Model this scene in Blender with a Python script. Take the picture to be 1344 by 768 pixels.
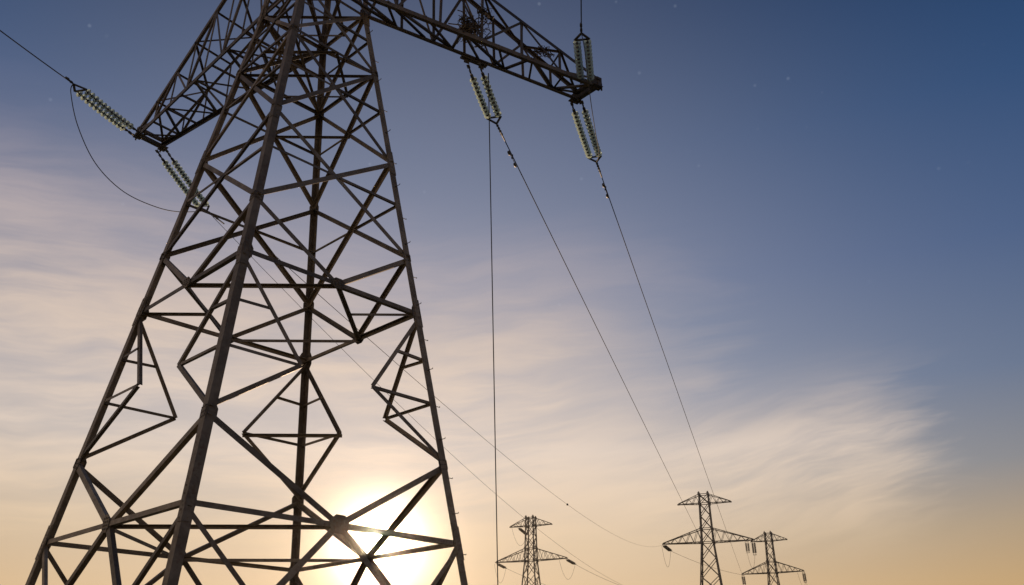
import bpy, bmesh, math, random
from mathutils import Vector, Matrix
random.seed(7)
R = math.radians
scene = bpy.context.scene
for o in list(bpy.data.objects):
    bpy.data.objects.remove(o)

# ------------------------------------------------------------------ camera
EYE = 1.6                       # eye height, metres
FPX, PITCH = 1172.6, 0.42895    # focal length in photo pixels (1344 wide), upward tilt
cam_d = bpy.data.cameras.new("Camera")
cam = bpy.data.objects.new("Camera", cam_d)
scene.collection.objects.link(cam)
cam.location = (0, 0, EYE)
cam.rotation_euler = (R(90) + PITCH, 0, 0)
cam_d.sensor_width = 36.0
cam_d.lens = 36.0 * FPX / 1344.0
cam_d.clip_start = 0.1
cam_d.clip_end = 8000
scene.camera = cam

# ------------------------------------------------------------------ sky, sun, exposure
SUN_EL, SUN_AZ = R(8.83), R(-8.27)      # azimuth from +Y towards +X
sun_dir = Vector((math.sin(SUN_AZ) * math.cos(SUN_EL), math.cos(SUN_AZ) * math.cos(SUN_EL), math.sin(SUN_EL)))
world = bpy.data.worlds.new("World")
scene.world = world
world.use_nodes = True
nt = world.node_tree
nt.nodes.clear()


class NG:
    """short-hand for building a node tree"""
    def __init__(self, tree):
        self.t = tree

    def node(self, kind, **kw):
        n = self.t.nodes.new(kind)
        for k, v in kw.items():
            setattr(n, k, v)
        return n

    def put(self, sock, v):
        if isinstance(v, bpy.types.NodeSocket):
            self.t.links.new(v, sock)
        elif v is not None:
            sock.default_value = v

    def math(self, op, a, b=None, c=None, clamp=False):
        n = self.node("ShaderNodeMath", operation=op, use_clamp=clamp)
        for s, v in zip(n.inputs, (a, b, c)):
            self.put(s, v)
        return n.outputs[0]

    def vmath(self, op, a, b=None):
        n = self.node("ShaderNodeVectorMath", operation=op)
        self.put(n.inputs[0], a)
        if b is not None:
            self.put(n.inputs[1], b)
        return n.outputs[1] if op in ("DOT_PRODUCT", "LENGTH") else n.outputs[0]

    def smooth(self, v, a, b, lo=0.0, hi=1.0):
        n = self.node("ShaderNodeMapRange", interpolation_type="SMOOTHSTEP")
        self.put(n.inputs["Value"], v)
        for k, x in (("From Min", a), ("From Max", b), ("To Min", lo), ("To Max", hi)):
            n.inputs[k].default_value = x
        return n.outputs[0]

    def mix(self, fac, a, b, blend="MIX"):
        n = self.node("ShaderNodeMix", data_type="RGBA", blend_type=blend)
        n.clamp_factor = True
        self.put(n.inputs[0], fac)
        for s, v in ((n.inputs[6], a), (n.inputs[7], b)):
            self.put(s, v if isinstance(v, bpy.types.NodeSocket) else (*v, 1.0))
        return n.outputs[2]

    def noise(self, vec, scale, detail=5, rough=0.55, dist=0.0, lac=2.0):
        n = self.node("ShaderNodeTexNoise")
        self.put(n.inputs["Vector"], vec)
        n.inputs["Scale"].default_value = scale
        n.inputs["Detail"].default_value = detail
        n.inputs["Roughness"].default_value = rough
        n.inputs["Lacunarity"].default_value = lac
        n.inputs["Distortion"].default_value = dist
        return n.outputs["Fac"]

    def ramp(self, fac, stops, interp="EASE"):
        n = self.node("ShaderNodeValToRGB")
        n.color_ramp.interpolation = interp
        el = n.color_ramp.elements
        while len(el) < len(stops):
            el.new(0.5)
        for e, (p, c) in zip(el, stops):
            e.position = p
            e.color = (*c, 1.0)
        self.put(n.inputs[0], fac)
        return n.outputs[0]


g = NG(nt)
tc = g.node("ShaderNodeTexCoord")
d = tc.outputs["Generated"]                       # view direction in a world shader
sep = g.node("ShaderNodeSeparateXYZ")
g.put(sep.inputs[0], d)
dx, dy, dz = sep.outputs
sky = g.node("ShaderNodeTexSky", sky_type="NISHITA")
sky.sun_disc = False
sky.sun_elevation = SUN_EL
sky.sun_rotation = SUN_AZ
sky.altitude = 100
sky.air_density = 1.0
sky.dust_density = 0.2
sky.ozone_density = 1.0
def lin(r, g_, b_):
    f = lambda c: (c / 255 / 12.92) if c <= 10 else ((c / 255 + 0.055) / 1.055) ** 2.4
    return (f(r), f(g_), f(b_))


SKY_STRENGTH = 0.10
# clear-air gradient by elevation (sine) ...
clear = g.ramp(dz, [(0.00, lin(200, 160, 104)), (0.10, lin(194, 158, 108)), (0.155, lin(172, 150, 122)), (0.215, lin(132, 132, 137)),
                    (0.30, lin(96, 112, 140)), (0.42, lin(68, 92, 132)), (0.55, lin(43, 75, 118)), (0.68, lin(22, 55, 96))], "LINEAR")
# ... brightened towards the sun
sdot = g.vmath("DOT_PRODUCT", d, tuple(sun_dir))
ang = g.math("MULTIPLY", g.math("ARCCOSINE", g.math("MINIMUM", sdot, 0.999999)), 180 / math.pi)   # degrees from the sun


def expfall(deg, power=1.0):
    q = g.math("DIVIDE", ang, deg)
    if power != 1.0:
        q = g.math("POWER", q, power)
    return g.math("EXPONENT", g.math("MULTIPLY", q, -1.0))


def addc(a_, color, fac):
    n = g.node("ShaderNodeVectorMath", operation="SCALE")
    g.put(n.inputs[0], tuple(color))
    g.put(n.inputs["Scale"], fac)
    return g.vmath("ADD", a_, n.outputs[0])


air = addc(clear, (0.265, 0.232, 0.205), expfall(30, 2.6))
# ---- cirrus: two streaky layers laid out by azimuth and elevation
az = g.math("MULTIPLY", g.math("ARCTAN2", dx, dy), 180 / math.pi)
el = g.math("MULTIPLY", g.math("ARCSINE", dz), 180 / math.pi)


def vec(x, y, z=0.0):
    n = g.node("ShaderNodeCombineXYZ")
    for s_, v in zip(n.inputs, (x, y, z)):
        g.put(s_, v)
    return n.outputs[0]


warp = g.noise(vec(g.math("MULTIPLY", az, 0.05), g.math("MULTIPLY", el, 0.10), 3.0), 1.0, 3)
elw = g.math("ADD", el, g.math("MULTIPLY", g.math("SUBTRACT", warp, 0.5), 5.0))
slant = g.math("ADD", elw, g.math("MULTIPLY", az, -0.07))
v1 = vec(g.math("MULTIPLY", az, 0.055), g.math("MULTIPLY", slant, 0.36), 1.7)
n1 = g.noise(v1, 1.0, 6, 0.54, 0.1)
v2 = vec(g.math("MULTIPLY", az, 0.13), g.math("MULTIPLY", slant, 0.95), 8.2)
n2 = g.noise(v2, 1.0, 7, 0.6, 0.05)
nf = g.noise(vec(g.math("MULTIPLY", az, 0.09), g.math("MULTIPLY", slant, 1.2), 6.6), 1.0, 8, 0.66, 0.0)
veil = g.math("ADD", g.math("MULTIPLY", n1, 0.52), g.math("ADD", g.math("MULTIPLY", n2, 0.30), g.math("MULTIPLY", nf, 0.18)))
top = g.math("SUBTRACT", 26.0, g.math("MULTIPLY", az, 0.13))                       # upper edge falls towards the right
m_top = g.smooth(g.math("SUBTRACT", elw, top), -9.0, 6.0, 1.0, 0.0)
m_right = g.smooth(g.math("ADD", az, g.math("MULTIPLY", g.math("SUBTRACT", n2, 0.5), 14.0)), 2.0, 17.0, 1.0, 0.0)
m_low = g.smooth(el, 4.0, 10.0, 0.25, 1.0)
cover = g.math("MULTIPLY", g.math("MULTIPLY", m_top, m_right), m_low)
thick = g.smooth(veil, 0.37, 0.64)
base_veil = g.math("MULTIPLY", cover, g.math("ADD", g.math("MULTIPLY", thick, 0.52), 0.43))
# the wisp reaching out to the right
wl = g.math("SUBTRACT", g.math("SUBTRACT", el, 12.3), g.math("MULTIPLY", g.math("SUBTRACT", az, 15.0), 0.09))
w_el = g.math("EXPONENT", g.math("MULTIPLY", g.math("POWER", g.math("ABSOLUTE", g.math("DIVIDE", wl, 4.2)), 2.4), -1.0))
w_az = g.math("MULTIPLY", g.smooth(g.math("ADD", az, g.math("MULTIPLY", g.math("SUBTRACT", n2, 0.5), 10.0)), 20.5, 27.0, 1.0, 0.0), g.smooth(az, -6.0, 8.0))
v3 = vec(g.math("MULTIPLY", az, 0.07), g.math("MULTIPLY", g.math("ADD", elw, g.math("MULTIPLY", az, -0.20)), 0.55), 5.1)
n3 = g.noise(v3, 1.0, 7, 0.60, 0.0)
n4 = g.noise(vec(g.math("MULTIPLY", az, 0.11), g.math("MULTIPLY", g.math("ADD", slant, g.math("MULTIPLY", az, -0.10)), 1.3), 2.2), 1.0, 8, 0.66, 0.0)
wisp = g.math("MULTIPLY", g.math("MULTIPLY", w_el, w_az), g.smooth(g.math("ADD", g.math("MULTIPLY", n3, 0.55), g.math("MULTIPLY", g.math("ADD", n2, n4), 0.225)), 0.33, 0.64, 0.32, 0.97))
ccol = g.ramp(g.math("DIVIDE", el, 40.0), [(0.0, lin(222, 180, 128)), (0.22, lin(230, 202, 168)), (0.36, lin(238, 217, 198)),
                                            (0.52, lin(224, 203, 186)), (0.68, lin(196, 180, 178)), (0.85, lin(112, 118, 150))], "LINEAR")
ccol = addc(ccol, (0.06, 0.045, 0.03), expfall(14, 1.3))
air = g.mix(base_veil, air, ccol)
air = g.mix(wisp, air, ccol)
# ---- aureole and disc of the sun itself
air = addc(air, (0.06, 0.035, 0.016), expfall(9.0, 1.3))
air = addc(air, (7.0, 5.3, 3.4), expfall(1.0, 1.05))
air = addc(air, (14.0, 11.0, 7.0), g.smooth(ang, 0.45, 0.95, 1.0, 0.0))
# ---- first faint stars, high up only
vor = g.node("ShaderNodeTexVoronoi", feature="F1")
g.put(vor.inputs["Vector"], d)
vor.inputs["Scale"].default_value = 34.0
sc_ = g.node("ShaderNodeSeparateColor")
g.put(sc_.inputs[0], vor.outputs["Color"])
star = g.math("MULTIPLY", g.smooth(vor.outputs["Distance"], 0.03, 0.085, 1.0, 0.0), g.smooth(sc_.outputs[0], 0.15, 1.0))
star = g.math("MULTIPLY", star, g.smooth(dz, 0.34, 0.5))
air = addc(air, (0.05, 0.055, 0.06), star)
# ---- the physical sky underneath, at the same sun direction
k = g.node("ShaderNodeVectorMath", operation="SCALE")
g.put(k.inputs[0], air)
k.inputs["Scale"].default_value = 0.945 / SKY_STRENGTH
k2 = g.node("ShaderNodeVectorMath", operation="SCALE")
g.put(k2.inputs[0], sky.outputs[0])
k2.inputs["Scale"].default_value = 0.03
col = g.vmath("ADD", k.outputs[0], k2.outputs[0])
bg = g.node("ShaderNodeBackground")
g.put(bg.inputs[0], col)
bg.inputs[1].default_value = SKY_STRENGTH
out = g.node("ShaderNodeOutputWorld")
nt.links.new(bg.outputs[0], out.inputs[0])

sl = bpy.data.lights.new("Sun", "SUN")
sl.energy = 2.2
sl.angle = R(0.5)
sl.color = (1.0, 0.68, 0.42)
sun = bpy.data.objects.new("Sun", sl)
scene.collection.objects.link(sun)
sun.rotation_euler = (-sun_dir).to_track_quat("-Z", "Y").to_euler()
sun.location = sun_dir * 900

scene.view_settings.view_transform = "Standard"
scene.view_settings.look = "None"
scene.view_settings.exposure = 0.0
scene.view_settings.gamma = 1.0
scene.view_settings.use_curve_mapping = False
scene.render.engine = "CYCLES"
scene.cycles.use_denoising = True

# ------------------------------------------------------------------ materials
def material(name):
    m = bpy.data.materials.new(name)
    m.use_nodes = True
    t = NG(m.node_tree)
    return m, t, m.node_tree.nodes["Principled BSDF"]


def steel(name, dark, light, rust, rust_amount, metal=0.18, rough=0.62):
    m, t, p = material(name)
    geo = t.node("ShaderNodeNewGeometry")
    pos = geo.outputs["Position"]
    n1 = t.noise(pos, 2.3, 6, 0.62)
    n2 = t.noise(pos, 17.0, 5, 0.6)
    n3 = t.noise(pos, 0.9, 4, 0.6)
    c = t.mix(t.smooth(n1, 0.3, 0.7), dark, light)
    spots = t.math("MULTIPLY", t.smooth(n2, 0.48, 0.66), t.smooth(n3, 0.38, 0.62))
    c = t.mix(t.math("MULTIPLY", spots, rust_amount), c, rust)
    rnd = t.node("ShaderNodeObjectInfo").outputs["Random"]          # bars from different batches
    tone = t.node("ShaderNodeVectorMath", operation="SCALE")
    t.put(tone.inputs[0], c)
    t.put(tone.inputs["Scale"], t.math("ADD", t.math("MULTIPLY", rnd, 0.95), 0.62))
    t.put(p.inputs["Base Color"], tone.outputs[0])
    p.inputs["Metallic"].default_value = metal
    t.put(p.inputs["Roughness"], t.math("ADD", t.math("MULTIPLY", n2, 0.3), rough - 0.15))
    b = t.node("ShaderNodeBump")
    b.inputs["Strength"].default_value = 0.25
    b.inputs["Distance"].default_value = 0.004
    t.put(b.inputs["Height"], n2)
    t.put(p.inputs["Normal"], b.outputs[0])
    return m


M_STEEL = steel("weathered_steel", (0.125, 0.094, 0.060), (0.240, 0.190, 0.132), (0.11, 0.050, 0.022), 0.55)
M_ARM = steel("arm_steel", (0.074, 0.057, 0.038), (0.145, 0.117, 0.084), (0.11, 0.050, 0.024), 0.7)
M_PLATE = steel("plate_steel", (0.090, 0.068, 0.044), (0.165, 0.13, 0.092), (0.13, 0.060, 0.03), 0.6)
M_FIT = steel("galvanised_fittings", (0.11, 0.10, 0.09), (0.18, 0.17, 0.155), (0.12, 0.06, 0.03), 0.4, 0.5, 0.65)
M_FAR = steel("distant_steel", (0.085, 0.075, 0.064), (0.15, 0.135, 0.115), (0.12, 0.06, 0.03), 0.4)
M_WIRE = steel("conductor_aluminium", (0.040, 0.039, 0.038), (0.07, 0.068, 0.066), (0.06, 0.045, 0.035), 0.3, 0.2, 0.75)

M_GLASS, t, p = material("toughened_glass")
nz = t.noise(t.node("ShaderNodeNewGeometry").outputs["Position"], 9.0, 3)
gc = t.mix(nz, (0.76, 0.90, 0.85), (0.90, 0.96, 0.92))
t.put(p.inputs["Base Color"], gc)
p.inputs["Transmission Weight"].default_value = 0.25
p.inputs["Roughness"].default_value = 0.18
p.inputs["IOR"].default_value = 1.5
tr = t.node("ShaderNodeBsdfTranslucent")
t.put(tr.inputs[0], gc)
mx = t.node("ShaderNodeMixShader")
mx.inputs[0].default_value = 0.7
t.t.links.new(p.outputs[0], mx.inputs[1])
t.t.links.new(tr.outputs[0], mx.inputs[2])
t.t.links.new(mx.outputs[0], M_GLASS.node_tree.nodes["Material Output"].inputs["Surface"])
M_CAP = steel("insulator_caps", (0.10, 0.095, 0.085), (0.17, 0.16, 0.15), (0.13, 0.06, 0.03), 0.5, 0.5, 0.55)

M_CONC, t, p = material("concrete")
nz = t.noise(t.node("ShaderNodeNewGeometry").outputs["Position"], 6.0, 8, 0.65)
t.put(p.inputs["Base Color"], t.mix(nz, (0.22, 0.21, 0.19), (0.36, 0.34, 0.31)))
p.inputs["Roughness"].default_value = 0.92

M_TWIG, t, p = material("dry_twigs")
nz = t.noise(t.node("ShaderNodeNewGeometry").outputs["Position"], 14.0, 4)
t.put(p.inputs["Base Color"], t.mix(nz, (0.045, 0.032, 0.020), (0.12, 0.088, 0.055)))
p.inputs["Roughness"].default_value = 0.9

M_GRASS, t, p = material("dry_meadow")
pos = t.node("ShaderNodeNewGeometry").outputs["Position"]
na = t.noise(pos, 0.08, 6, 0.6)
nb = t.noise(pos, 5.0, 8, 0.7)
c = t.mix(t.smooth(na, 0.35, 0.65), (0.055, 0.075, 0.025), (0.115, 0.10, 0.045))
c = t.mix(t.math("MULTIPLY", t.smooth(nb, 0.4, 0.7), 0.6), c, (0.16, 0.135, 0.07))
t.put(p.inputs["Base Color"], c)
p.inputs["Roughness"].default_value = 0.95
b = t.node("ShaderNodeBump")
b.inputs["Strength"].default_value = 0.7
b.inputs["Distance"].default_value = 0.08
t.put(b.inputs["Height"], nb)
t.put(p.inputs["Normal"], b.outputs[0])


# ------------------------------------------------------------------ building helpers
COL = scene.collection


def obj(name, bm, mat, parent=None, base=None, smooth=False):
    """links a bmesh (world coordinates; base = the thing's origin) as one mesh object"""
    if base is not None:
        bmesh.ops.translate(bm, verts=bm.verts, vec=-Vector(base))
    bmesh.ops.recalc_face_normals(bm, faces=bm.faces)
    me = bpy.data.meshes.new(name)
    bm.to_mesh(me)
    bm.free()
    for m in (mat if isinstance(mat, (list, tuple)) else [mat]):
        me.materials.append(m)
    if smooth:
        for f in me.polygons:
            f.use_smooth = True
    o = bpy.data.objects.new(name, me)
    COL.objects.link(o)
    if parent is not None:
        o.parent = parent
    elif base is not None:
        o.location = base
    return o


def tag(o, label, cat, group=None):
    o["label"] = label
    o["category"] = cat
    if group:
        o["group"] = group
    return o


def thing(name, loc, label, cat, group=None, rz=0.0):
    o = bpy.data.objects.new(name, None)
    o.empty_display_size = 0.5
    COL.objects.link(o)
    o.location = loc
    o.rotation_euler = (0, 0, rz)
    return tag(o, label, cat, group)


def extrude_profile(bm, p, q, prof, u, v, mat=0):
    a = [bm.verts.new(p + u * x + v * y) for x, y in prof]
    b = [bm.verts.new(q + u * x + v * y) for x, y in prof]
    n = len(prof)
    fs = []
    for i in range(n):
        fs.append(bm.faces.new((a[i], a[(i + 1) % n], b[(i + 1) % n], b[i])))
    fs.append(bm.faces.new(a[::-1]))
    fs.append(bm.faces.new(b))
    for f in fs:
        f.material_index = mat


def angle_bar(bm, p, q, f, nrm, off=0.0, flip=False):
    """rolled steel angle from p to q: one flange in the plane whose normal is nrm, the other turned inward"""
    p, q = Vector(p), Vector(q)
    dd = (q - p).normalized()
    v = Vector(nrm) - dd * dd.dot(Vector(nrm))
    if v.length < 1e-5:
        v = dd.orthogonal()
    v.normalize()
    u = dd.cross(v)
    if flip:
        u = -u
    tt = max(0.008, f * 0.11)
    h = f / 2
    prof = [(-h, 0), (h, 0), (h, -tt), (-h + tt, -tt), (-h + tt, -f * 0.8), (-h, -f * 0.8)]
    prof = [(x, y + off) for x, y in prof]
    extrude_profile(bm, p, q, prof, u, v)


def box_bar(bm, p, q, w, h, up=(0, 0, 1), mat=0):
    p, q = Vector(p), Vector(q)
    dd = (q - p).normalized()
    v = Vector(up) - dd * dd.dot(Vector(up))
    if v.length < 1e-5:
        v = dd.orthogonal()
    v.normalize()
    u = dd.cross(v)
    extrude_profile(bm, p, q, [(-w / 2, -h / 2), (w / 2, -h / 2), (w / 2, h / 2), (-w / 2, h / 2)], u, v, mat)


def tube(bm, pts, r, sides=8, mat=0):
    pts = [Vector(x) for x in pts]
    rings = []
    prev = None
    for i, c in enumerate(pts):
        dd = (pts[min(i + 1, len(pts) - 1)] - pts[max(i - 1, 0)]).normalized()
        u = dd.orthogonal() if prev is None else prev - dd * prev.dot(dd)
        u.normalize()
        prev = u
        v = dd.cross(u)
        rr = r(i / max(1, len(pts) - 1)) if callable(r) else r
        rings.append([bm.verts.new(c + (u * math.cos(k) + v * math.sin(k)) * rr) for k in [2 * math.pi * j / sides for j in range(sides)]])
    for a, b_ in zip(rings, rings[1:]):
        for j in range(sides):
            f = bm.faces.new((a[j], a[(j + 1) % sides], b_[(j + 1) % sides], b_[j]))
            f.material_index = mat
            f.smooth = True
    for rg in (rings[0][::-1], rings[-1]):
        bm.faces.new(rg).material_index = mat


def lathe(bm, prof, axis_p, axis_d, sides=20, mats=None):
    """prof: (radius, distance along the axis); mats: material per band"""
    dd = Vector(axis_d).normalized()
    u = dd.orthogonal().normalized()
    v = dd.cross(u)
    rings = []
    for r, z in prof:
        rings.append([bm.verts.new(Vector(axis_p) + dd * z + (u * math.cos(a) + v * math.sin(a)) * max(r, 1e-4)) for a in [2 * math.pi * j / sides for j in range(sides)]])
    for i, (a, b_) in enumerate(zip(rings, rings[1:])):
        for j in range(sides):
            f = bm.faces.new((a[j], a[(j + 1) % sides], b_[(j + 1) % sides], b_[j]))
            f.smooth = True
            if mats:
                f.material_index = mats[i]
    f0 = bm.faces.new(rings[0][::-1])
    f1 = bm.faces.new(rings[-1])
    if mats:
        f0.material_index, f1.material_index = mats[0], mats[-1]


def plate(bm, c, u, v, w, h, n, th, chamfer=0.25, bolts=True):
    """gusset plate: chamfered rectangle, w along u, h along v, thickness th centred on c, with bolt heads"""
    c, u, v, n = Vector(c), Vector(u).normalized(), Vector(v), Vector(n).normalized()
    v = (v - u * v.dot(u)).normalized()
    cx_, cy_ = w * chamfer, h * chamfer
    a, b_ = w / 2, h / 2
    poly = [(-a + cx_, -b_), (a - cx_, -b_), (a, -b_ + cy_), (a, b_ - cy_), (a - cx_, b_), (-a + cx_, b_), (-a, b_ - cy_), (-a, -b_ + cy_)]
    extrude_profile(bm, c - n * th / 2, c + n * th / 2, poly, u, v)
    if bolts:
        for sx in (-0.55, 0, 0.55):
            for sy in (-0.6, -0.2, 0.2, 0.6):
                if abs(sx) + abs(sy) > 0.1:
                    o = c + u * (sx * a) + v * (sy * b_)
                    tube(bm, [o - n * (th / 2 + 0.014), o + n * (th / 2 + 0.014)], 0.012, 6)


def at(px, py, y):
    """world point that the photograph shows at pixel (px, py), y metres in front of the camera"""
    a, b_ = (px - 672) / FPX, (384 - py) / FPX
    ry = math.cos(PITCH) - b_ * math.sin(PITCH)
    rz = math.sin(PITCH) + b_ * math.cos(PITCH)
    return Vector((a * y / ry, y, EYE + rz * y / ry))


def at_h(px, py, z):
    a, b_ = (px - 672) / FPX, (384 - py) / FPX
    ry = math.cos(PITCH) - b_ * math.sin(PITCH)
    rz = math.sin(PITCH) + b_ * math.cos(PITCH)
    k_ = (z - EYE) / rz
    return Vector((a * k_, ry * k_, z))


# ------------------------------------------------------------------ ground
bm = bmesh.new()
N = 60
ext = 2000.0
gv = {}
for i in range(N + 1):
    for j in range(N + 1):
        fx, fy = (i / N * 2 - 1), (j / N * 2 - 1)
        x, y = math.copysign(abs(fx) ** 2.2, fx) * ext, math.copysign(abs(fy) ** 2.2, fy) * ext
        far = max(0.0, math.hypot(x, y) - 300) / 1700
        gv[i, j] = bm.verts.new((x, y, far * 4.0 * math.sin(x * 0.004 + 1) * math.cos(y * 0.003)))
for i in range(N):
    for j in range(N):
        bm.faces.new((gv[i, j], gv[i + 1, j], gv[i + 1, j + 1], gv[i, j + 1]))
ground = obj("ground", bm, M_GRASS, smooth=True)
ground["kind"] = "structure"

# ------------------------------------------------------------------ the near pylon
D = 16.0                                    # metres from the camera to the pylon's axis
CX, PSI, KS, APEX = -0.2834 * D, 0.0136, 0.2053, 1.2637
BASE = Vector((CX, D, 0))
LEGANG = {"N": -90, "R": 0, "F": 90, "L": 180}
GROUND_H = -EYE / D


def rad(h):
    if h <= 0.893:
        return KS * (APEX - h)
    return 0.0761 + (0.056 - 0.0761) * min(1.0, (h - 0.893) / 0.6)


def LP(leg, h):
    a = R(LEGANG[leg]) + PSI
    r = rad(h) * D
    return Vector((CX + r * math.cos(a), D + r * math.sin(a), EYE + h * D))


def FP(l1, l2, h, t_):
    """point on the face between two legs"""
    return LP(l1, h).lerp(LP(l2, h), t_)


FACES = [("L", "N"), ("N", "R"), ("R", "F"), ("F", "L")]


def fnormal(l1, l2):
    a = LP(l2, 0.1) - LP(l1, 0.1)
    b_ = LP(l1, 0.6) - LP(l1, 0.1)
    n = a.cross(b_).normalized()
    mid = FP(l1, l2, 0.2, 0.5) - Vector((CX, D, EYE + 0.2 * D))
    return n if n.dot(mid) > 0 else -n


FN = {}
for f_ in FACES:
    FN[f_] = FN[f_[::-1]] = fnormal(*f_)

pylon = thing("lattice_pylon", BASE, "huge near steel lattice pylon, weathered brown, with the low sun behind its legs", "pylon")
uid = [0]


def member(name, p, q, f, nrm, off=None, flip=False, mat=M_STEEL, parent=pylon):
    uid[0] += 1
    if off is None:
        off = -0.012 - 0.0031 * (uid[0] % 9)
    bm = bmesh.new()
    angle_bar(bm, p, q, f, nrm, off, flip)
    return obj(name, bm, mat, parent, BASE)


LEG_TOP = 1.50
legs = {}
for lg in "LNRF":
    nb1, nb2 = {"L": "NF", "N": "LR", "R": "NF", "F": "LR"}[lg]
    bm = bmesh.new()
    hs = [GROUND_H + 0.012, 0.157, 0.43, 0.645, 0.893, LEG_TOP]
    widths = [0.150, 0.150, 0.145, 0.14, 0.13]
    if lg == "F":
        widths = [w * 0.86 for w in widths]
    for i in range(5):
        p0, p1 = LP(lg, hs[i]), LP(lg, hs[i + 1])
        dd = (p1 - p0).normalized()
        e1 = (LP(nb1, hs[i]) - p0).normalized()
        e2 = (LP(nb2, hs[i]) - p0).normalized()
        w, tt = widths[i], 0.018
        prof = [(0, 0), (w, 0), (w, tt), (tt, tt), (tt, w), (0, w)]
        if e1.cross(e2).dot(dd) < 0:
            e1, e2 = e2, e1
        extrude_profile(bm, p0, p1, prof, e1, e2)
        if i:                                # splice: a slightly larger cover angle over the joint, with bolts
            s0, s1 = LP(lg, hs[i] - 0.018), LP(lg, hs[i] + 0.018)
            o_ = -(e1 + e2) * 0.011
            prof2 = [(0, 0), (w * 0.95, 0), (w * 0.95, 0.0095), (0.0095, 0.0095), (0.0095, w * 0.95), (0, w * 0.95)]
            extrude_profile(bm, s0 + o_, s1 + o_, prof2, e1, e2)
            for k_ in range(5):
                c_ = s0.lerp(s1, (k_ + 0.5) / 5)
                for ea, eb in ((e1, e2), (e2, e1)):
                    o2 = c_ + ea * w * 0.5
                    tube(bm, [o2 - eb * 0.022, o2 + eb * 0.04], 0.014, 6)
    legs[lg] = obj("leg", bm, M_STEEL, pylon, BASE)
    # concrete footing under each leg
    bm = bmesh.new()
    c_ = LP(lg, GROUND_H + 0.012)
    for (w, z0, z1) in ((1.3, -0.3, 0.10), (0.62, 0.10, 0.26)):
        extrude_profile(bm, Vector((c_.x, c_.y, z0)), Vector((c_.x, c_.y, z1)),
                        [(-w / 2, -w / 2), (w / 2, -w / 2), (w / 2, w / 2), (-w / 2, w / 2)], Vector((1, 0, 0)), Vector((0, 1, 0)))
    bmesh.ops.bevel(bm, geom=list(bm.edges), offset=0.02, segments=1, affect="EDGES")
    obj("footing", bm, M_CONC, pylon, BASE)

# step bolts climbing the right leg, alternately on its two flanges
h = GROUND_H + 0.12
k_ = 0
while h < 1.1:
    p0 = LP("R", h)
    e1 = (LP("N", h) - p0).normalized()
    e2 = (LP("F", h) - p0).normalized()
    ea, eb = (e1, e2) if k_ % 2 == 0 else (e2, e1)
    o2 = p0 + ea * 0.06
    bm = bmesh.new()
    tip = o2 - eb * 0.14
    tube(bm, [o2 + eb * 0.03, tip, tip + Vector((0, 0, 0.02))], 0.0075, 6)
    tube(bm, [o2 - eb * 0.018, o2 - eb * 0.001], 0.018, 6)
    obj("step_bolt", bm, M_PLATE, legs["R"], BASE)
    h += 0.042
    k_ += 1

LV = [0.505, 0.645, 0.79, 0.893, 1.09, 1.28, 1.45]
MAIN, SEC, RED = 0.100, 0.076, 0.054
for l1, l2 in FACES:
    n = FN[l1, l2]
    m1, m2 = FP(l1, l2, 0.157, 0.5), FP(l1, l2, 0.43, 0.5)
    # foot panel: members from .243 on each leg run through the middle of the lower ring down to the opposite leg
    for a, b_ in ((l1, l2), (l2, l1)):
        member("diagonal_brace", LP(a, 0.243), m1, MAIN, n)
        member("diagonal_brace", m1, LP(b_, -0.026), MAIN, n)
        member("diagonal_brace", LP(b_, -0.026), LP(b_, -0.0262) + (LP(a, -0.0262) - LP(b_, -0.0262)) * 0.12 + Vector((0, 0, -0.7)), RED, n)
        member("redundant_brace", LP(a, 0.155), FP(a, b_, 0.071, 0.265), SEC, n)
        member("redundant_brace", LP(a, 0.071), FP(a, b_, 0.071, 0.265), RED, n)
        # ring beams, one half each
        member("ring_beam", LP(a, 0.157), m1, SEC * 1.1, n)
        member("ring_beam", LP(a, 0.43), m2, MAIN * 0.9, n)
        # kinked knee bracing of the tall panel
        vx = FP(a, b_, 0.316, 0.332)
        md = LP(a, 0.426).lerp(vx, 0.5)
        member("knee_brace", LP(a, 0.426), vx, SEC, n)
        member("knee_brace", vx, LP(a, 0.247), SEC, n)
        member("redundant_brace", LP(a, 0.369), md, RED, n)
        member("redundant_brace", LP(a, 0.316), vx, RED, n)
        # head of the tall panel
        member("diagonal_brace", LP(a, 0.505), m2, MAIN * 0.92, n)
    # crossed panels above
    for i in range(len(LV) - 1):
        h0, h1 = LV[i], LV[i + 1]
        f_ = (0.098, 0.09, 0.08, 0.075, 0.07, 0.07)[i]
        member("diagonal_brace", LP(l1, h0), LP(l2, h1), f_, n, -0.012)
        member("diagonal_brace", LP(l2, h0), LP(l1, h1), f_, n, -0.026 - f_ * 0.11, True)
        w0, w1 = rad(h0), rad(h1)
        tc_ = w0 / (w0 + w1)
        hc = h0 + (h1 - h0) * tc_
        if i < 3:
            c_ = FP(l1, l2, hc, 0.5)
            for a in (l1, l2):
                member("redundant_brace", LP(a, hc), c_, RED, n)
                for h_, tt in ((h0, 0.5), (h1, 0.5)):
                    e_ = LP(a, h_).lerp(c_, 0.5)
                    if i < 2 or h_ == h0:
                        pass
        if i >= 2:
            member("ring_beam", LP(l1, h0), LP(l2, h0), 0.075, n)
    member("ring_beam", LP(l1, 1.45), LP(l2, 1.45), 0.07, n)

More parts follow.
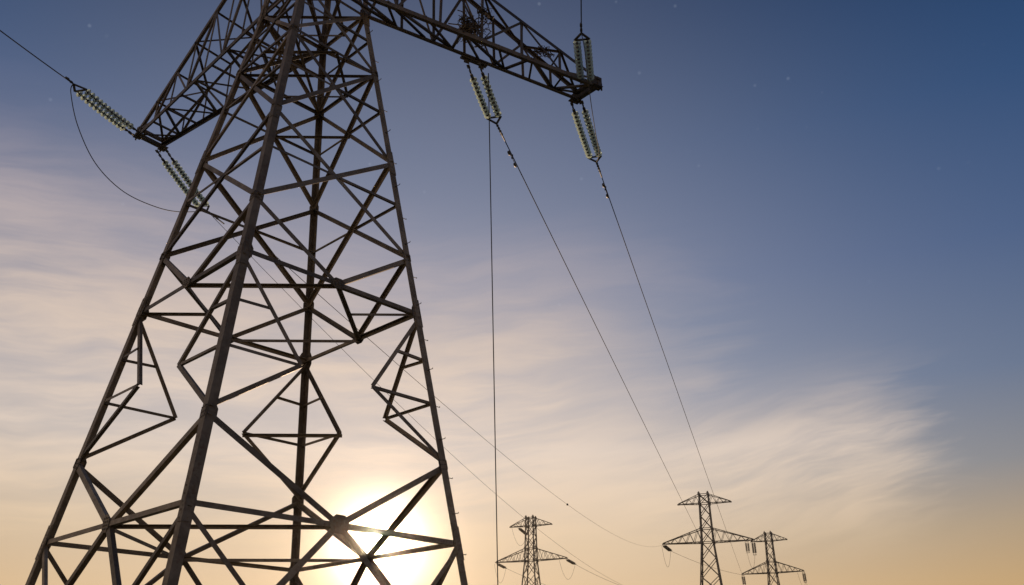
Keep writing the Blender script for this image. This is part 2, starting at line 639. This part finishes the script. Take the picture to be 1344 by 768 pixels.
# horizontal diaphragms, seen from below
UP = Vector((0, 0, 1))
for hh, f_ in ((0.157, SEC), (0.43, SEC)):
    mids = [FP(a, b_, hh, 0.5) for a, b_ in FACES]
    for i in range(4):
        member("diaphragm_tie", mids[i], mids[(i + 1) % 4], f_, UP)
hc = 0.645 + 0.145 * rad(0.645) / (rad(0.645) + rad(0.79))
member("diaphragm_tie", FP("F", "L", hc, 0.5), FP("R", "F", hc, 0.5), RED, UP)
for hh in (0.79, 0.893, 1.09):
    mids = [FP(a, b_, hh, 0.5) for a, b_ in FACES]
    for i in range(4):
        member("diaphragm_tie", mids[i], mids[(i + 1) % 4], RED, UP)
    member("diaphragm_tie", LP("L", hh), LP("R", hh), RED, UP)
    member("diaphragm_tie", LP("N", hh), LP("F", hh), RED, UP)
m_ln, m_nr, m_rf, m_fl = [FP(a, b_, 0.43, 0.5) for a, b_ in FACES]
member("diaphragm_tie", LP("R", 0.43), (m_nr + m_rf) / 2, RED * 1.15, UP)
member("diaphragm_tie", LP("L", 0.43), (m_ln + m_fl) / 2, RED * 1.15, UP)
vF = [FP("F", "L", 0.316, 0.332), FP("F", "R", 0.316, 0.332)]
member("diaphragm_tie", vF[0], vF[1], SEC, UP)

# gusset plates on the faces where members meet
for l1, l2 in FACES:
    n = FN[l1, l2]
    along = (LP(l2, 0.3) - LP(l1, 0.3)).normalized()
    for a, sgn in ((l1, 1), (l2, -1)):
        for hh, w, ht in ((0.157, 0.17, 0.24), (0.243, 0.20, 0.30), (0.43, 0.21, 0.34), (0.505, 0.19, 0.26), (0.645, 0.17, 0.24), (0.79, 0.18, 0.25), (0.893, 0.22, 0.30)):
            leg_d = (LP(a, hh + 0.05) - LP(a, hh)).normalized()
            c_ = LP(a, hh) + along * sgn * (w * 0.42) + n * (-0.006 - 0.0006 * uid[0] % 0.004)
            uid[0] += 1
            bm = bmesh.new()
            plate(bm, c_, leg_d, along, ht, w, n, 0.009)
            obj("gusset_plate", bm, M_PLATE, pylon, BASE)
    for hh, w, ht in ((0.157, *((0.34, 0.29) if (l1, l2) == ("N", "R") else (0.22, 0.28))), (0.43, 0.26, 0.20)):
        bm = bmesh.new()
        plate(bm, FP(l1, l2, hh, 0.5) + n * 0.004, along, UP, w, ht, n, 0.010)
        obj("gusset_plate", bm, M_PLATE, pylon, BASE)

# ------------------------------------------------------------------ cross arms of the near pylon
ARM_Z = EYE + 0.885 * D


def zigzag(parent, A0, A1, B0, B1, nseg, f, nrm, verts=True):
    """lacing between two chords A and B"""
    for i in range(nseg):
        t0, t1 = i / nseg, (i + 1) / nseg
        a0, a1 = A0.lerp(A1, t0), A0.lerp(A1, t1)
        b0, b1 = B0.lerp(B1, t0), B0.lerp(B1, t1)
        p, q = (a0, b1) if i % 2 == 0 else (b0, a1)
        uid[0] += 1
        bm = bmesh.new()
        angle_bar(bm, p, q, f, nrm, -0.008 - 0.003 * (uid[0] % 4))
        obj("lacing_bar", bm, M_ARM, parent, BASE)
        if verts and 0 < i:
            bm = bmesh.new()
            angle_bar(bm, a0, b0, f * 0.85, nrm, -0.022)
            obj("lacing_bar", bm, M_ARM, parent, BASE)


def cross_arm(near_lo, far_lo, near_up, far_up, tip_near, tip_far, nseg):
    along = (tip_near - near_lo).normalized()
    out_n = (tip_near - tip_far).normalized()
    tnu, tfu = tip_near + Vector((0, 0, 0.20)), tip_far + Vector((0, 0, 0.20))
    # the end frame is the arm's own mesh: a boxed tip bar with plates where the strings hook on
    bm = bmesh.new()
    ext_ = out_n * 0.06
    box_bar(bm, tip_far - ext_, tip_near + ext_, 0.12, 0.10)
    box_bar(bm, tfu - ext_ * 0.6, tnu + ext_ * 0.6, 0.10, 0.08)
    for tp in (tip_near, tip_far):
        box_bar(bm, tp + Vector((0, 0, -0.10)), tp + Vector((0, 0, 0.26)), 0.022, 0.22, along)
        box_bar(bm, tp - along * 0.20 + Vector((0, 0, -0.075)), tp + along * 0.08 + Vector((0, 0, -0.075)), 0.20, 0.02)
        for kk in (-0.13, 0.0, 0.1):
            tube(bm, [tp + along * kk + Vector((0, 0, -0.12)), tp + along * kk + Vector((0, 0, 0.09))], 0.022, 6)
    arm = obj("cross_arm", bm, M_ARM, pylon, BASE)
    ch = {"nl": (near_lo, tip_near), "fl": (far_lo, tip_far), "nu": (near_up, tnu), "fu": (far_up, tfu)}
    for key, (a, b_) in ch.items():
        bm = bmesh.new()
        nn = out_n if key[0] == "n" else -out_n
        angle_bar(bm, a, b_, 0.110 if key[1] == "l" else 0.095, nn, 0.0, key in ("nl", "fu"))
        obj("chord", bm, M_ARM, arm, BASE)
    zigzag(arm, *ch["fl"], *ch["fu"], nseg, 0.062, -out_n)
    zigzag(arm, *ch["nl"], *ch["nu"], nseg, 0.062, out_n)
    zigzag(arm, *ch["nl"], *ch["fl"], nseg + 1, 0.062, -UP)
    zigzag(arm, *ch["nu"], *ch["fu"], nseg, 0.055, UP)
    return arm, ch


RT_N, RT_F = at_h(785, 112, ARM_Z), at_h(757, 130, ARM_Z)
LT_N, LT_F = at_h(181, 177, ARM_Z), at_h(213, 193, ARM_Z)
arm_r, ch_r = cross_arm(LP("N", 0.905), LP("R", 0.893), LP("N", 1.11), LP("R", 1.085), RT_N, RT_F, 7)
arm_l, ch_l = cross_arm(LP("L", 0.893), LP("F", 0.893), LP("L", 1.10), LP("F", 1.09), LT_N, LT_F, 7)

# attachment beam for the inner phase of the right arm
A_IN = ch_r["fl"][0].lerp(ch_r["fl"][1], (at_h(620, 82, ARM_Z) - ch_r["fl"][0]).length / (ch_r["fl"][1] - ch_r["fl"][0]).length)
bm = bmesh.new()
da = (ch_r["fl"][1] - ch_r["fl"][0]).normalized()
box_bar(bm, A_IN - da * 0.35 + Vector((0, 0, -0.085)), A_IN + da * 0.35 + Vector((0, 0, -0.085)), 0.12, 0.05)
for s_ in (-0.2, 0.2):
    box_bar(bm, A_IN + da * s_ + Vector((0, 0, -0.22)), A_IN + da * s_ + Vector((0, 0, 0.02)), 0.02, 0.14, da)
obj("hanger_plate", bm, M_ARM, arm_r, BASE)

# ------------------------------------------------------------------ insulator strings of the near pylon
DISC_MESH = None


def disc_mesh():
    bm = bmesh.new()
    prof = [(0.016, -0.085), (0.018, -0.05), (0.036, -0.045), (0.041, -0.012), (0.043, -0.004), (0.074, 0.004), (0.092, 0.016), (0.095, 0.021),
            (0.091, 0.023), (0.086, 0.016), (0.081, 0.027), (0.076, 0.016), (0.064, 0.028), (0.054, 0.012), (0.036, 0.016), (0.016, 0.022), (0.014, 0.075)]
    mats = [1, 1, 1, 1] + [0] * 10 + [1, 1]
    lathe(bm, prof, (0, 0, 0), (0, 0, 1), 20, mats)
    bmesh.ops.recalc_face_normals(bm, faces=bm.faces)
    me = bpy.data.meshes.new("insulator_disc")
    bm.to_mesh(me)
    bm.free()
    me.materials.append(M_GLASS)
    me.materials.append(M_CAP)
    return me


DISC_MESH = disc_mesh()
PITCH_D = 0.158


def double_string(A, B, gap, link, label, clamp_to, sag=0.05, split=None, clamp=0.9):
    """two parallel disc strings from anchor A towards B, joined by a yoke and a dead-end clamp at B"""
    A, B = Vector(A), Vector(B)
    root = thing("insulator_string", A, label, "insulator", "twin glass insulator strings of the near pylon")
    ax = (B - A)
    Ltot = ax.length
    ax.normalize()
    side = split if split is not None else ax.cross(UP)
    side = (side - ax * side.dot(ax)).normalized()
    yoke_l = 0.30
    n_d = int((Ltot - link - yoke_l) / PITCH_D)
    down = Vector((0, 0, -1))
    down = (down - ax * down.dot(ax))

    def curve(s_):                                   # light droop along the string
        t_ = s_ / Ltot
        return A + ax * s_ + down * (sag * 4 * t_ * (1 - t_))

    s_end = link + n_d * PITCH_D
    for sg in (-1, 1):
        off = side * (gap / 2 * sg)
        bm = bmesh.new()                             # linkage from the arm: shackles and rods
        tube(bm, [curve(0) + off * 0.96, curve(link * 0.98) + off], 0.020, 6)
        for q in (0.05, 0.45, 0.9):
            c_ = curve(link * q) + off
            box_bar(bm, c_ - ax * 0.055, c_ + ax * 0.055, 0.07, 0.03, side if q == 0.45 else down)
        obj("link_rod", bm, M_FIT, root, A)
        for i in range(n_d):
            s_ = link + (i + 0.5) * PITCH_D
            dd = (curve(s_ + 0.05) - curve(s_ - 0.05)).normalized()
            o = bpy.data.objects.new("insulator_disc", DISC_MESH)
            COL.objects.link(o)
            o.parent = root
            o.location = curve(s_) + off - A
            o.rotation_euler = dd.to_track_quat("Z", "Y").to_euler()
            o.rotation_euler.rotate_axis("Z", random.uniform(0, 6))
    bm = bmesh.new()                                 # triangular yoke plate between the live ends
    e0, e1 = curve(s_end + 0.05) - side * (gap / 2 + 0.05), curve(s_end + 0.05) + side * (gap / 2 + 0.05)
    tipp = curve(Ltot - 0.02)
    nn = ax.cross(side).normalized()
    for pp, qq in ((e0, e1), (e0, tipp), (e1, tipp)):
        box_bar(bm, pp, qq, 0.055, 0.024, nn)
    obj("yoke_plate", bm, M_FIT, root, A)
    bm = bmesh.new()                                 # compression dead-end on the conductor
    cd = (Vector(clamp_to) - B).normalized()
    tube(bm, [B - cd * 0.05, B + cd * 0.30, B + cd * clamp], 0.021, 8)
    for q in range(4 if clamp > 0.5 else 2):
        box_bar(bm, B + cd * (0.08 + q * 0.15) - cd * 0.035, B + cd * (0.08 + q * 0.15) + cd * 0.035, 0.058, 0.034)
    obj("tension_clamp", bm, M_FIT, root, A)
    return root


# ------------------------------------------------------------------ distant pylons
ARM_FAR_Z = 25.2


def far_base(px, py, y):
    q = at(px, py, y)
    return Vector((q.x, q.y, 0)), q.z


FAR = []
for (px, py, y, yaw) in ((929, 712, 150.0, -17), (697, 736, 170.0, -23), (1014, 752, 189.0, -25)):
    b_, z_ = far_base(px, py, y)
    FAR.append((b_, z_, R(yaw)))
FAR_SX = [1.0, 0.96, 0.84]
FAR_LABEL = ["tallest of the distant lattice pylons, where the huge right arm's wires come down",
             "distant lattice pylon beside the straight vertical cable, palest in the sun haze",
             "smallest distant lattice pylon, partly behind the taller one's arm tip"]


def far_half(z):
    if z >= ARM_FAR_Z:
        return 0.94 - (z - ARM_FAR_Z) / 8.4 * 0.22
    return 0.94 + (ARM_FAR_Z - z) * 0.094


def build_far():
    root = thing("distant_pylon", (0, 0, 0), "", "pylon")
    top = 33.4
    up_arm, up_top, lo_top = 31.5, 33.0, 27.4

    def fl(sx, sy, z):
        return Vector((sx * far_half(z), sy * far_half(z), z))
    for sx in (-1, 1):
        for sy in (-1, 1):
            bm = bmesh.new()
            for z0, z1 in ((0, ARM_FAR_Z), (ARM_FAR_Z, top)):
                box_bar(bm, fl(sx, sy, z0), fl(sx, sy, z1), 0.20, 0.20, (0, 1, 0))
            for z_ in (ARM_FAR_Z, lo_top, up_arm, up_top):      # joint plates, read as dark knots
                box_bar(bm, fl(sx, sy, z_ - 0.22), fl(sx, sy, z_ + 0.22), 0.36, 0.36, (0, 1, 0))
            obj("leg", bm, M_FAR, root)
    levels = [0.0, 5.5, 10.0, 13.8, 17.0, 19.8, 22.6, ARM_FAR_Z, lo_top, 29.5, up_arm, up_top]
    for (ax_, ay_), (bx_, by_) in (((-1, -1), (1, -1)), ((1, -1), (1, 1)), ((1, 1), (-1, 1)), ((-1, 1), (-1, -1))):
        bm = bmesh.new()
        nrm = Vector(((ax_ + bx_) / 2, (ay_ + by_) / 2, 0))
        for z0, z1 in zip(levels, levels[1:]):
            angle_bar(bm, fl(ax_, ay_, z0), fl(bx_, by_, z1), 0.115, nrm, -0.02)
            angle_bar(bm, fl(bx_, by_, z0), fl(ax_, ay_, z1), 0.115, nrm, -0.05)
        for z_ in (ARM_FAR_Z, lo_top, up_arm, up_top):
            angle_bar(bm, fl(ax_, ay_, z_), fl(bx_, by_, z_), 0.11, nrm, 0.01)
        obj("face_lacing", bm, M_FAR, root)
    for sx in (-1, 1):
        for z0, z1, ln, f_ in ((ARM_FAR_Z, lo_top, 7.3, 0.15), (up_arm, up_top, 4.3, 0.12)):
            bm = bmesh.new()
            w0, w1 = far_half(z0), far_half(z1)
            tip = Vector((sx * ln, 0, z0 + 0.05))
            for sy in (-1, 1):
                lo, hi = Vector((sx * w0, sy * w0, z0)), Vector((sx * w1, sy * w1, z1))
                tl, th = tip + Vector((0, sy * 0.15, 0)), tip + Vector((0, sy * 0.12, 0.14))
                angle_bar(bm, lo, tl, f_, Vector((0, sy, 0)))
                angle_bar(bm, hi, th, f_ * 0.85, Vector((0, sy, 0)))
                ns = 5 if ln > 6 else 3
                for i in range(ns):
                    p, q = lo.lerp(tl, i / ns), hi.lerp(th, (i + 0.5) / ns)
                    angle_bar(bm, p, q, 0.07, Vector((0, sy, 0)), -0.02)
                    angle_bar(bm, q, lo.lerp(tl, (i + 1) / ns), 0.07, Vector((0, sy, 0)), -0.03)
            ns = 6
            l0, l1 = Vector((sx * w0, -w0, z0)), Vector((sx * w0, w0, z0))
            for i in range(ns):
                a0, a1 = l0.lerp(tip, i / ns), l0.lerp(tip, (i + 1) / ns)
                c0, c1 = l1.lerp(tip, i / ns), l1.lerp(tip, (i + 1) / ns)
                angle_bar(bm, *((a0, c1) if i % 2 else (c0, a1)), 0.07, -UP, -0.01)
                angle_bar(bm, a0, c0, 0.07, -UP, -0.03)
            box_bar(bm, tip - Vector((sx * 0.25, 0, 0)), tip + Vector((sx * 0.15, 0, 0)), 0.44, 0.16)
            obj("cross_arm", bm, M_FAR, root)
    return root


def copy_thing(src):
    r = src.copy()
    COL.objects.link(r)
    for ch in list(src.children):
        c = ch.copy()
        COL.objects.link(c)
        c.parent = r
        for gch in list(ch.children):
            e = gch.copy()
            COL.objects.link(e)
            e.parent = c
    return r


proto = build_far()
far_objs = []
for i, (b_, z_, yaw) in enumerate(FAR):
    o = proto if i == 0 else copy_thing(proto)
    o.location = b_
    s_ = z_ / ARM_FAR_Z
    o.scale = (FAR_SX[i], 1 if i == 0 else 0.92, s_)
    o.rotation_euler = (0, 0, yaw)
    o["label"] = FAR_LABEL[i]
    o["group"] = "distant pylons of the power line"
    far_objs.append(o)


def far_pt(i, x, y, z):
    b_, z_, yaw = FAR[i]
    s_ = z_ / ARM_FAR_Z
    x *= FAR_SX[i]
    return b_ + Vector((x * math.cos(yaw) - y * math.sin(yaw), x * math.sin(yaw) + y * math.cos(yaw), z * s_))


def far_dir(i):
    """line direction of a distant pylon, away from the camera"""
    yaw = FAR[i][2]
    return Vector((-math.sin(yaw), math.cos(yaw), 0))


# ------------------------------------------------------------------ wires
def wire_pts(p, q, sag, n=40):
    p, q = Vector(p), Vector(q)
    return [p.lerp(q, i / n) - Vector((0, 0, 4 * sag * (i / n) * (1 - i / n))) for i in range(n + 1)]


def wire(name, pts, r, label, cat="wire", group=None, sides=6):
    bm = bmesh.new()
    base = Vector(pts[0])
    tube(bm, pts, r, sides)
    return tag(obj(name, bm, M_WIRE, None, base), label, cat, group)


# anchors and live ends of the near strings
z_live = ARM_Z - 0.25
R_AWAY_A, R_AWAY_B = RT_F + Vector((0, 0, -0.12)), at_h(783, 213, z_live)
I_AWAY_A, I_AWAY_B = A_IN + Vector((0, 0, -0.2)), at_h(652, 163, z_live)
L_AWAY_A, L_AWAY_B = LT_F + Vector((0, 0, -0.12)), at_h(272, 277, z_live)
R_CAM_A, R_CAM_B = RT_N + Vector((-0.30, 0, 0.10)), at_h(763, 43, z_live + 0.1)
L_CAM_A, L_CAM_B = LT_N + Vector((0, 0, 0.0)), at_h(96, 110, z_live)

T_RIGHT = far_pt(2, -7.3, 0, ARM_FAR_Z - 0.1)
T_INNER = far_pt(0, -0.9, -0.95, ARM_FAR_Z + 0.3)
T_LEFT1 = far_pt(0, -1.6, -1.6, 18.0)
T_LEFT2 = far_pt(0, -7.3, -0.1, ARM_FAR_Z - 0.05)

double_string(R_AWAY_A, R_AWAY_B, 0.27, 0.30, "pale twin glass insulator string hanging down from the tip of the right arm", T_RIGHT)
double_string(I_AWAY_A, I_AWAY_B, 0.28, 0.38, "twin glass insulator string hung under the middle of the right arm", T_INNER)
double_string(L_AWAY_A, L_AWAY_B, 0.28, 0.45, "twin glass insulator string from the left arm tip down behind the left leg", T_LEFT1)
double_string(R_CAM_A, R_CAM_B, 0.245, 0.12, "greenish twin glass insulator string standing upright over the right arm tip", R_CAM_B + Vector((-0.4, -4, 0.3)), clamp=0.3)
double_string(L_CAM_A, L_CAM_B, 0.24, 0.40, "dark green twin insulator string reaching skyward from the left arm tip", at_h(0, 22, ARM_Z - 0.5), clamp=0.3)

near_grp = None
taper = lambda a, b_: (lambda t_: a + (b_ - a) * t_)
W1 = wire_pts(R_AWAY_B, T_RIGHT, 0.1)
wire("power_line", W1, taper(0.0155, 0.023), "dark wire from the string at the right arm tip down to the far pylons")
W2 = wire_pts(I_AWAY_B, T_INNER, 0.05)
wire("power_line", W2, taper(0.0155, 0.023), "dark wire from the string under the right arm's middle to the tallest far pylon")
W3 = wire_pts(L_AWAY_B, T_LEFT1, 5.4)
wire("power_line", W3, taper(0.0075, 0.0105), "thin wire from the left arm's string, passing behind the palest far pylon")
W4 = wire_pts(FP("F", "L", 0.577, 0.5), T_LEFT2, 2.5)
wire("power_line", W4, taper(0.0075, 0.0105), "thin wire with a small marker, ending at the tallest far pylon's left arm tip")
wire("power_line", wire_pts(R_CAM_B, at_h(757, -700, z_live + 1.0), 0.1), 0.014, "short dark wire rising from the upright string above the right arm tip")
q_ = at_h(0, 22, z_live - 0.15)
wire("power_line", wire_pts(L_CAM_B, L_CAM_B + (q_ - L_CAM_B) * 9, 0.8), 0.0135, "dark wire from the left arm tip's skyward string out of the photo")

# straight cable dropping past the palest far pylon, anchored in the field
c_top = ch_r["fl"][0].lerp(ch_r["fl"][1], 0.60) + Vector((0, 0, -0.05))
c_top = at_h(641, 96, ARM_Z - 0.05)
c_bot = at_h(657.5, 985, 0.05)
wire("stay_cable", wire_pts(c_top, c_bot, 0.05, 12), taper(0.0125, 0.019), "straight dark cable dropping from the right arm to the field, past the palest far pylon", "cable")

# jumper loops under the near arms
def loop(p, q, px_list, zs):
    pts = [p] + [at_h(x, y, z) for (x, y), z in zip(px_list, zs)] + [q]
    out = []
    for i in range(len(pts) - 1):                      # Catmull-Rom through the points
        a, b_, c_, e = pts[max(i - 1, 0)], pts[i], pts[i + 1], pts[min(i + 2, len(pts) - 1)]
        for k_ in range(10):
            t_ = k_ / 10
            out.append(0.5 * ((2 * b_) + (c_ - a) * t_ + (2 * a - 5 * b_ + 4 * c_ - e) * t_ ** 2 + (3 * b_ - a - 3 * c_ + e) * t_ ** 3))
    out.append(pts[-1])
    return out


zl = z_live
wire("jumper_cable", loop(L_CAM_B, L_AWAY_B, [(93, 122), (102, 165), (125, 214), (160, 250), (200, 270), (234, 278)],
     [zl - 0.1, zl - 0.9, zl - 1.6, zl - 2.0, zl - 1.7, zl - 1.0]), 0.0125, "slack jumper wire looping below the left arm tip between its two strings", "cable")
wire("jumper_cable", loop(R_CAM_B, R_AWAY_B, [(768, 70), (775, 130), (781, 170), (786, 200)], [zl - 0.9, zl - 1.5, zl - 1.2, zl - 0.5]), 0.009,
     "slack jumper wire passing behind the right arm tip beside its hanging string", "cable")


# vibration dampers clipped under the two right-hand wires
def point_on(pts, dist):
    acc = 0
    for a, b_ in zip(pts, pts[1:]):
        l_ = (b_ - a).length
        if acc + l_ >= dist:
            return a + (b_ - a).normalized() * (dist - acc), (b_ - a).normalized()
        acc += l_


def damper(pts, dist, label):
    c_, dd = point_on(pts, dist)
    root = thing("vibration_damper", c_, label, "damper", "vibration dampers on the right wires")
    dn = Vector((0, 0, -0.10))
    bm = bmesh.new()
    box_bar(bm, c_ + Vector((0, 0, 0.03)), c_ + dn, 0.05, 0.035, dd)
    obj("clip", bm, M_FIT, root, c_)
    bm = bmesh.new()
    tube(bm, wire_pts(c_ + dn - dd * 0.32, c_ + dn + dd * 0.32, -0.02, 6), 0.009, 6)
    obj("messenger_cable", bm, M_FIT, root, c_)
    for s_ in (-1, 1):
        bm = bmesh.new()
        lathe(bm, [(0.015, -0.10), (0.040, -0.09), (0.045, 0.02), (0.034, 0.07), (0.014, 0.09)], c_ + dn + dd * (0.34 * s_) - Vector((0, 0, 0.02)), dd * -s_, 12)
        obj("weight", bm, M_CAP, root, c_, True)


damper(W2, 1.75, "dark double-weight damper on the wire from under the middle of the right arm")
damper(W1, 1.55, "dark double-weight damper on the wire from the right arm tip")

# small marker on the thin wire
best = min(range(len(W4) - 1), key=lambda i: abs((W4[i].x / W4[i].y) - at(748, 663, 100).x / 100))
mk = W4[best]
mroot = thing("wire_marker", mk, "tiny dark marker clipped on the thin wire left of the tallest far pylon", "marker")
bm = bmesh.new()
dd = (W4[best + 1] - W4[best]).normalized()
lathe(bm, [(0.015, -0.11), (0.04, -0.09), (0.06, -0.03), (0.06, 0.03), (0.04, 0.09), (0.015, 0.11)], mk, dd, 14)
obj("shell", bm, M_CAP, mroot, mk, True)
bm = bmesh.new()
lathe(bm, [(0.015, -0.015), (0.068, -0.012), (0.068, 0.012), (0.015, 0.015)], mk, dd, 14)
obj("collar", bm, M_FIT, mroot, mk)


# ------------------------------------------------------------------ strings, jumpers and spans of the distant pylons
FAR_DISC = None


def far_string(p, q, label, group):
    """small disc string with end fittings"""
    bm = bmesh.new()
    p, q = Vector(p), Vector(q)
    ax = (q - p)
    ln = ax.length
    ax.normalize()
    prof = [(0.03, 0), (0.03, 0.25)]
    s_ = 0.25
    while s_ < ln - 0.35:
        prof += [(0.06, s_), (0.19, s_ + 0.07), (0.17, s_ + 0.11), (0.05, s_ + 0.13)]
        s_ += 0.16
    prof += [(0.03, s_ + 0.05), (0.03, ln)]
    side = ax.cross(UP)
    side.normalize()
    for sg in (-1, 1):
        lathe(bm, prof, p + side * 0.17 * sg, ax, 10)
    box_bar(bm, q - side * 0.3, q + side * 0.3, 0.08, 0.06, ax)
    box_bar(bm, p - side * 0.3, p + side * 0.3, 0.08, 0.06, ax)
    return tag(obj("insulator_string", bm, M_CAP, None, p), label, "insulator", group)


G1 = "insulator strings of the distant pylons"
tipz = ARM_FAR_Z - 0.05
nm = ["tallest far pylon", "palest far pylon by the cable", "smallest far pylon"]
lives = {}
for i in range(3):
    dv = far_dir(i)
    for side_, x in (("left", -7.2), ("right", 7.2)):
        p = far_pt(i, x, 0.25, tipz - 0.1)
        if i == 0 and side_ == "right" or i == 2:
            fwd = dv * 0.75
            q = p + fwd + Vector((0, 0, -2.0 if i == 0 else -1.9))
        else:
            q = p + dv * 2.2 + Vector((0.75, 0, -0.55))
        far_string(p, q, f"insulator string hanging at the {side_} arm tip of the {nm[i]}", G1)
        lives[i, side_] = q
        if i == 0 and side_ == "right":
            p2 = far_pt(i, x - 1.0, 0.2, tipz - 0.1)
            q2 = p2 + dv * 0.3 + Vector((0, 0, -1.7))
            far_string(p2, q2, "inner insulator string beside the right arm tip of the tallest far pylon", G1)
        # jumper loop under the tip
        a = far_pt(i, x + (-0.3 if side_ == "left" else -1.3), -0.4, tipz - 0.2)
        wire("jumper_cable", wire_pts(a, q, 3.0 if i < 2 else 1.6, 14), 0.022, f"faint jumper loop under the {side_} arm tip of the {nm[i]}", "cable", "jumper loops of the distant pylons", 5)
p = far_pt(1, -2.6, 0.3, 31.3)
q = p + far_dir(1) * 2.0 + Vector((0.75, 0, -0.9))
far_string(p, q, "short insulator string under the left top arm of the palest far pylon", G1)
wire("jumper_cable", wire_pts(far_pt(1, -4.0, 0, 31.4), q, 2.6, 14), 0.022, "faint jumper loop under the left top arm of the palest far pylon", "cable", "jumper loops of the distant pylons", 5)

wire("power_line", wire_pts(lives[0, "left"], far_pt(2, -7.3, 0, tipz), 0.5, 20), 0.026, "faint wire between left arm tips of the tallest and smallest far pylons", "wire", None, 5)
wire("power_line", wire_pts(lives[1, "right"], far_pt(0, -1.8, -1.8, 15.5), 1.2, 24), 0.026, "faint wire leaving the right arm tip of the palest far pylon to the right", "wire", None, 5)
wire("power_line", wire_pts(lives[1, "left"], far_pt(0, -1.8, -1.8, 13.5), 1.6, 24), 0.024, "faint wire leaving the left arm tip of the palest far pylon behind its body", "wire", None, 5)
for i, nxt in ((2, "left"), (2, "right")):
    e_ = lives[i, nxt]
    wire("power_line", wire_pts(e_, e_ + far_dir(i) * 200 + Vector((0, 0, -4)), 5, 24), 0.026, f"faint wire running on beyond the {nxt} arm tip of the smallest far pylon", "wire", None, 5)


# ------------------------------------------------------------------ nests in the right arm
def nest(c_, size, heaps, label):
    """uneven heap of sticks: several small clumps on a flattened base, with loose ends hanging out"""
    bm = bmesh.new()
    rng = random.Random(int(abs(c_.x) * 100) + heaps)
    for _ in range(heaps):
        o = c_ + Vector((rng.gauss(0, 0.42), rng.gauss(0, 0.42), rng.uniform(-0.3, 0.75))) * size
        k_ = rng.uniform(0.35, 0.75)
        for _ in range(int(34 * k_)):
            p = o + Vector((rng.gauss(0, .3), rng.gauss(0, .3), rng.gauss(0, .16))) * size * k_
            dd = Vector((rng.gauss(0, 1), rng.gauss(0, 1), rng.gauss(0, 0.55))).normalized()
            ln = size * rng.choice((0.25, 0.4, 0.5, 0.8)) * rng.uniform(0.6, 1.2)
            bend = Vector((rng.gauss(0, .02), rng.gauss(0, .02), rng.gauss(0, .02)))
            tube(bm, [p - dd * ln / 2, p + bend, p + dd * ln / 2], rng.uniform(0.005, 0.015), 4)
    return tag(obj("bird_nest", bm, M_TWIG, None, c_), label, "nest")


def arm_pt(ch, t_, s_, lift):
    a = ch["nl"][0].lerp(ch["nl"][1], t_)
    b_ = ch["fl"][0].lerp(ch["fl"][1], t_)
    u_ = ch["nu"][0].lerp(ch["nu"][1], t_)
    return a.lerp(b_, s_) + Vector((0, 0, (u_.z - a.z) * lift))


nest(arm_pt(ch_r, 0.49, 0.60, 0.22), 0.55, 16, "big ragged heap of dark twigs inside the right arm above its middle string")
nest(arm_pt(ch_r, 0.80, 0.30, 0.70), 0.30, 4, "small tuft of dark twigs on the upper edge of the right arm near its tip")

# ------------------------------------------------------------------ haze
bm = bmesh.new()
bmesh.ops.create_cube(bm, size=1.0)
for v_ in bm.verts:
    v_.co = Vector((v_.co.x * 4060, v_.co.y * 4060, -6.0 if v_.co.z < 0 else 40.0))
mh = bpy.data.materials.new("evening_haze")
mh.use_nodes = True
t = NG(mh.node_tree)
mh.node_tree.nodes.clear()
pv = t.node("ShaderNodeVolumePrincipled")
pv.inputs["Color"].default_value = (0.93, 0.90, 0.86, 1)
pv.inputs["Density"].default_value = 0.00028
pv.inputs["Anisotropy"].default_value = 0.993
om = t.node("ShaderNodeOutputMaterial")
mh.node_tree.links.new(pv.outputs[0], om.inputs["Volume"])
hz = obj("haze", bm, mh)
hz["kind"] = "stuff"
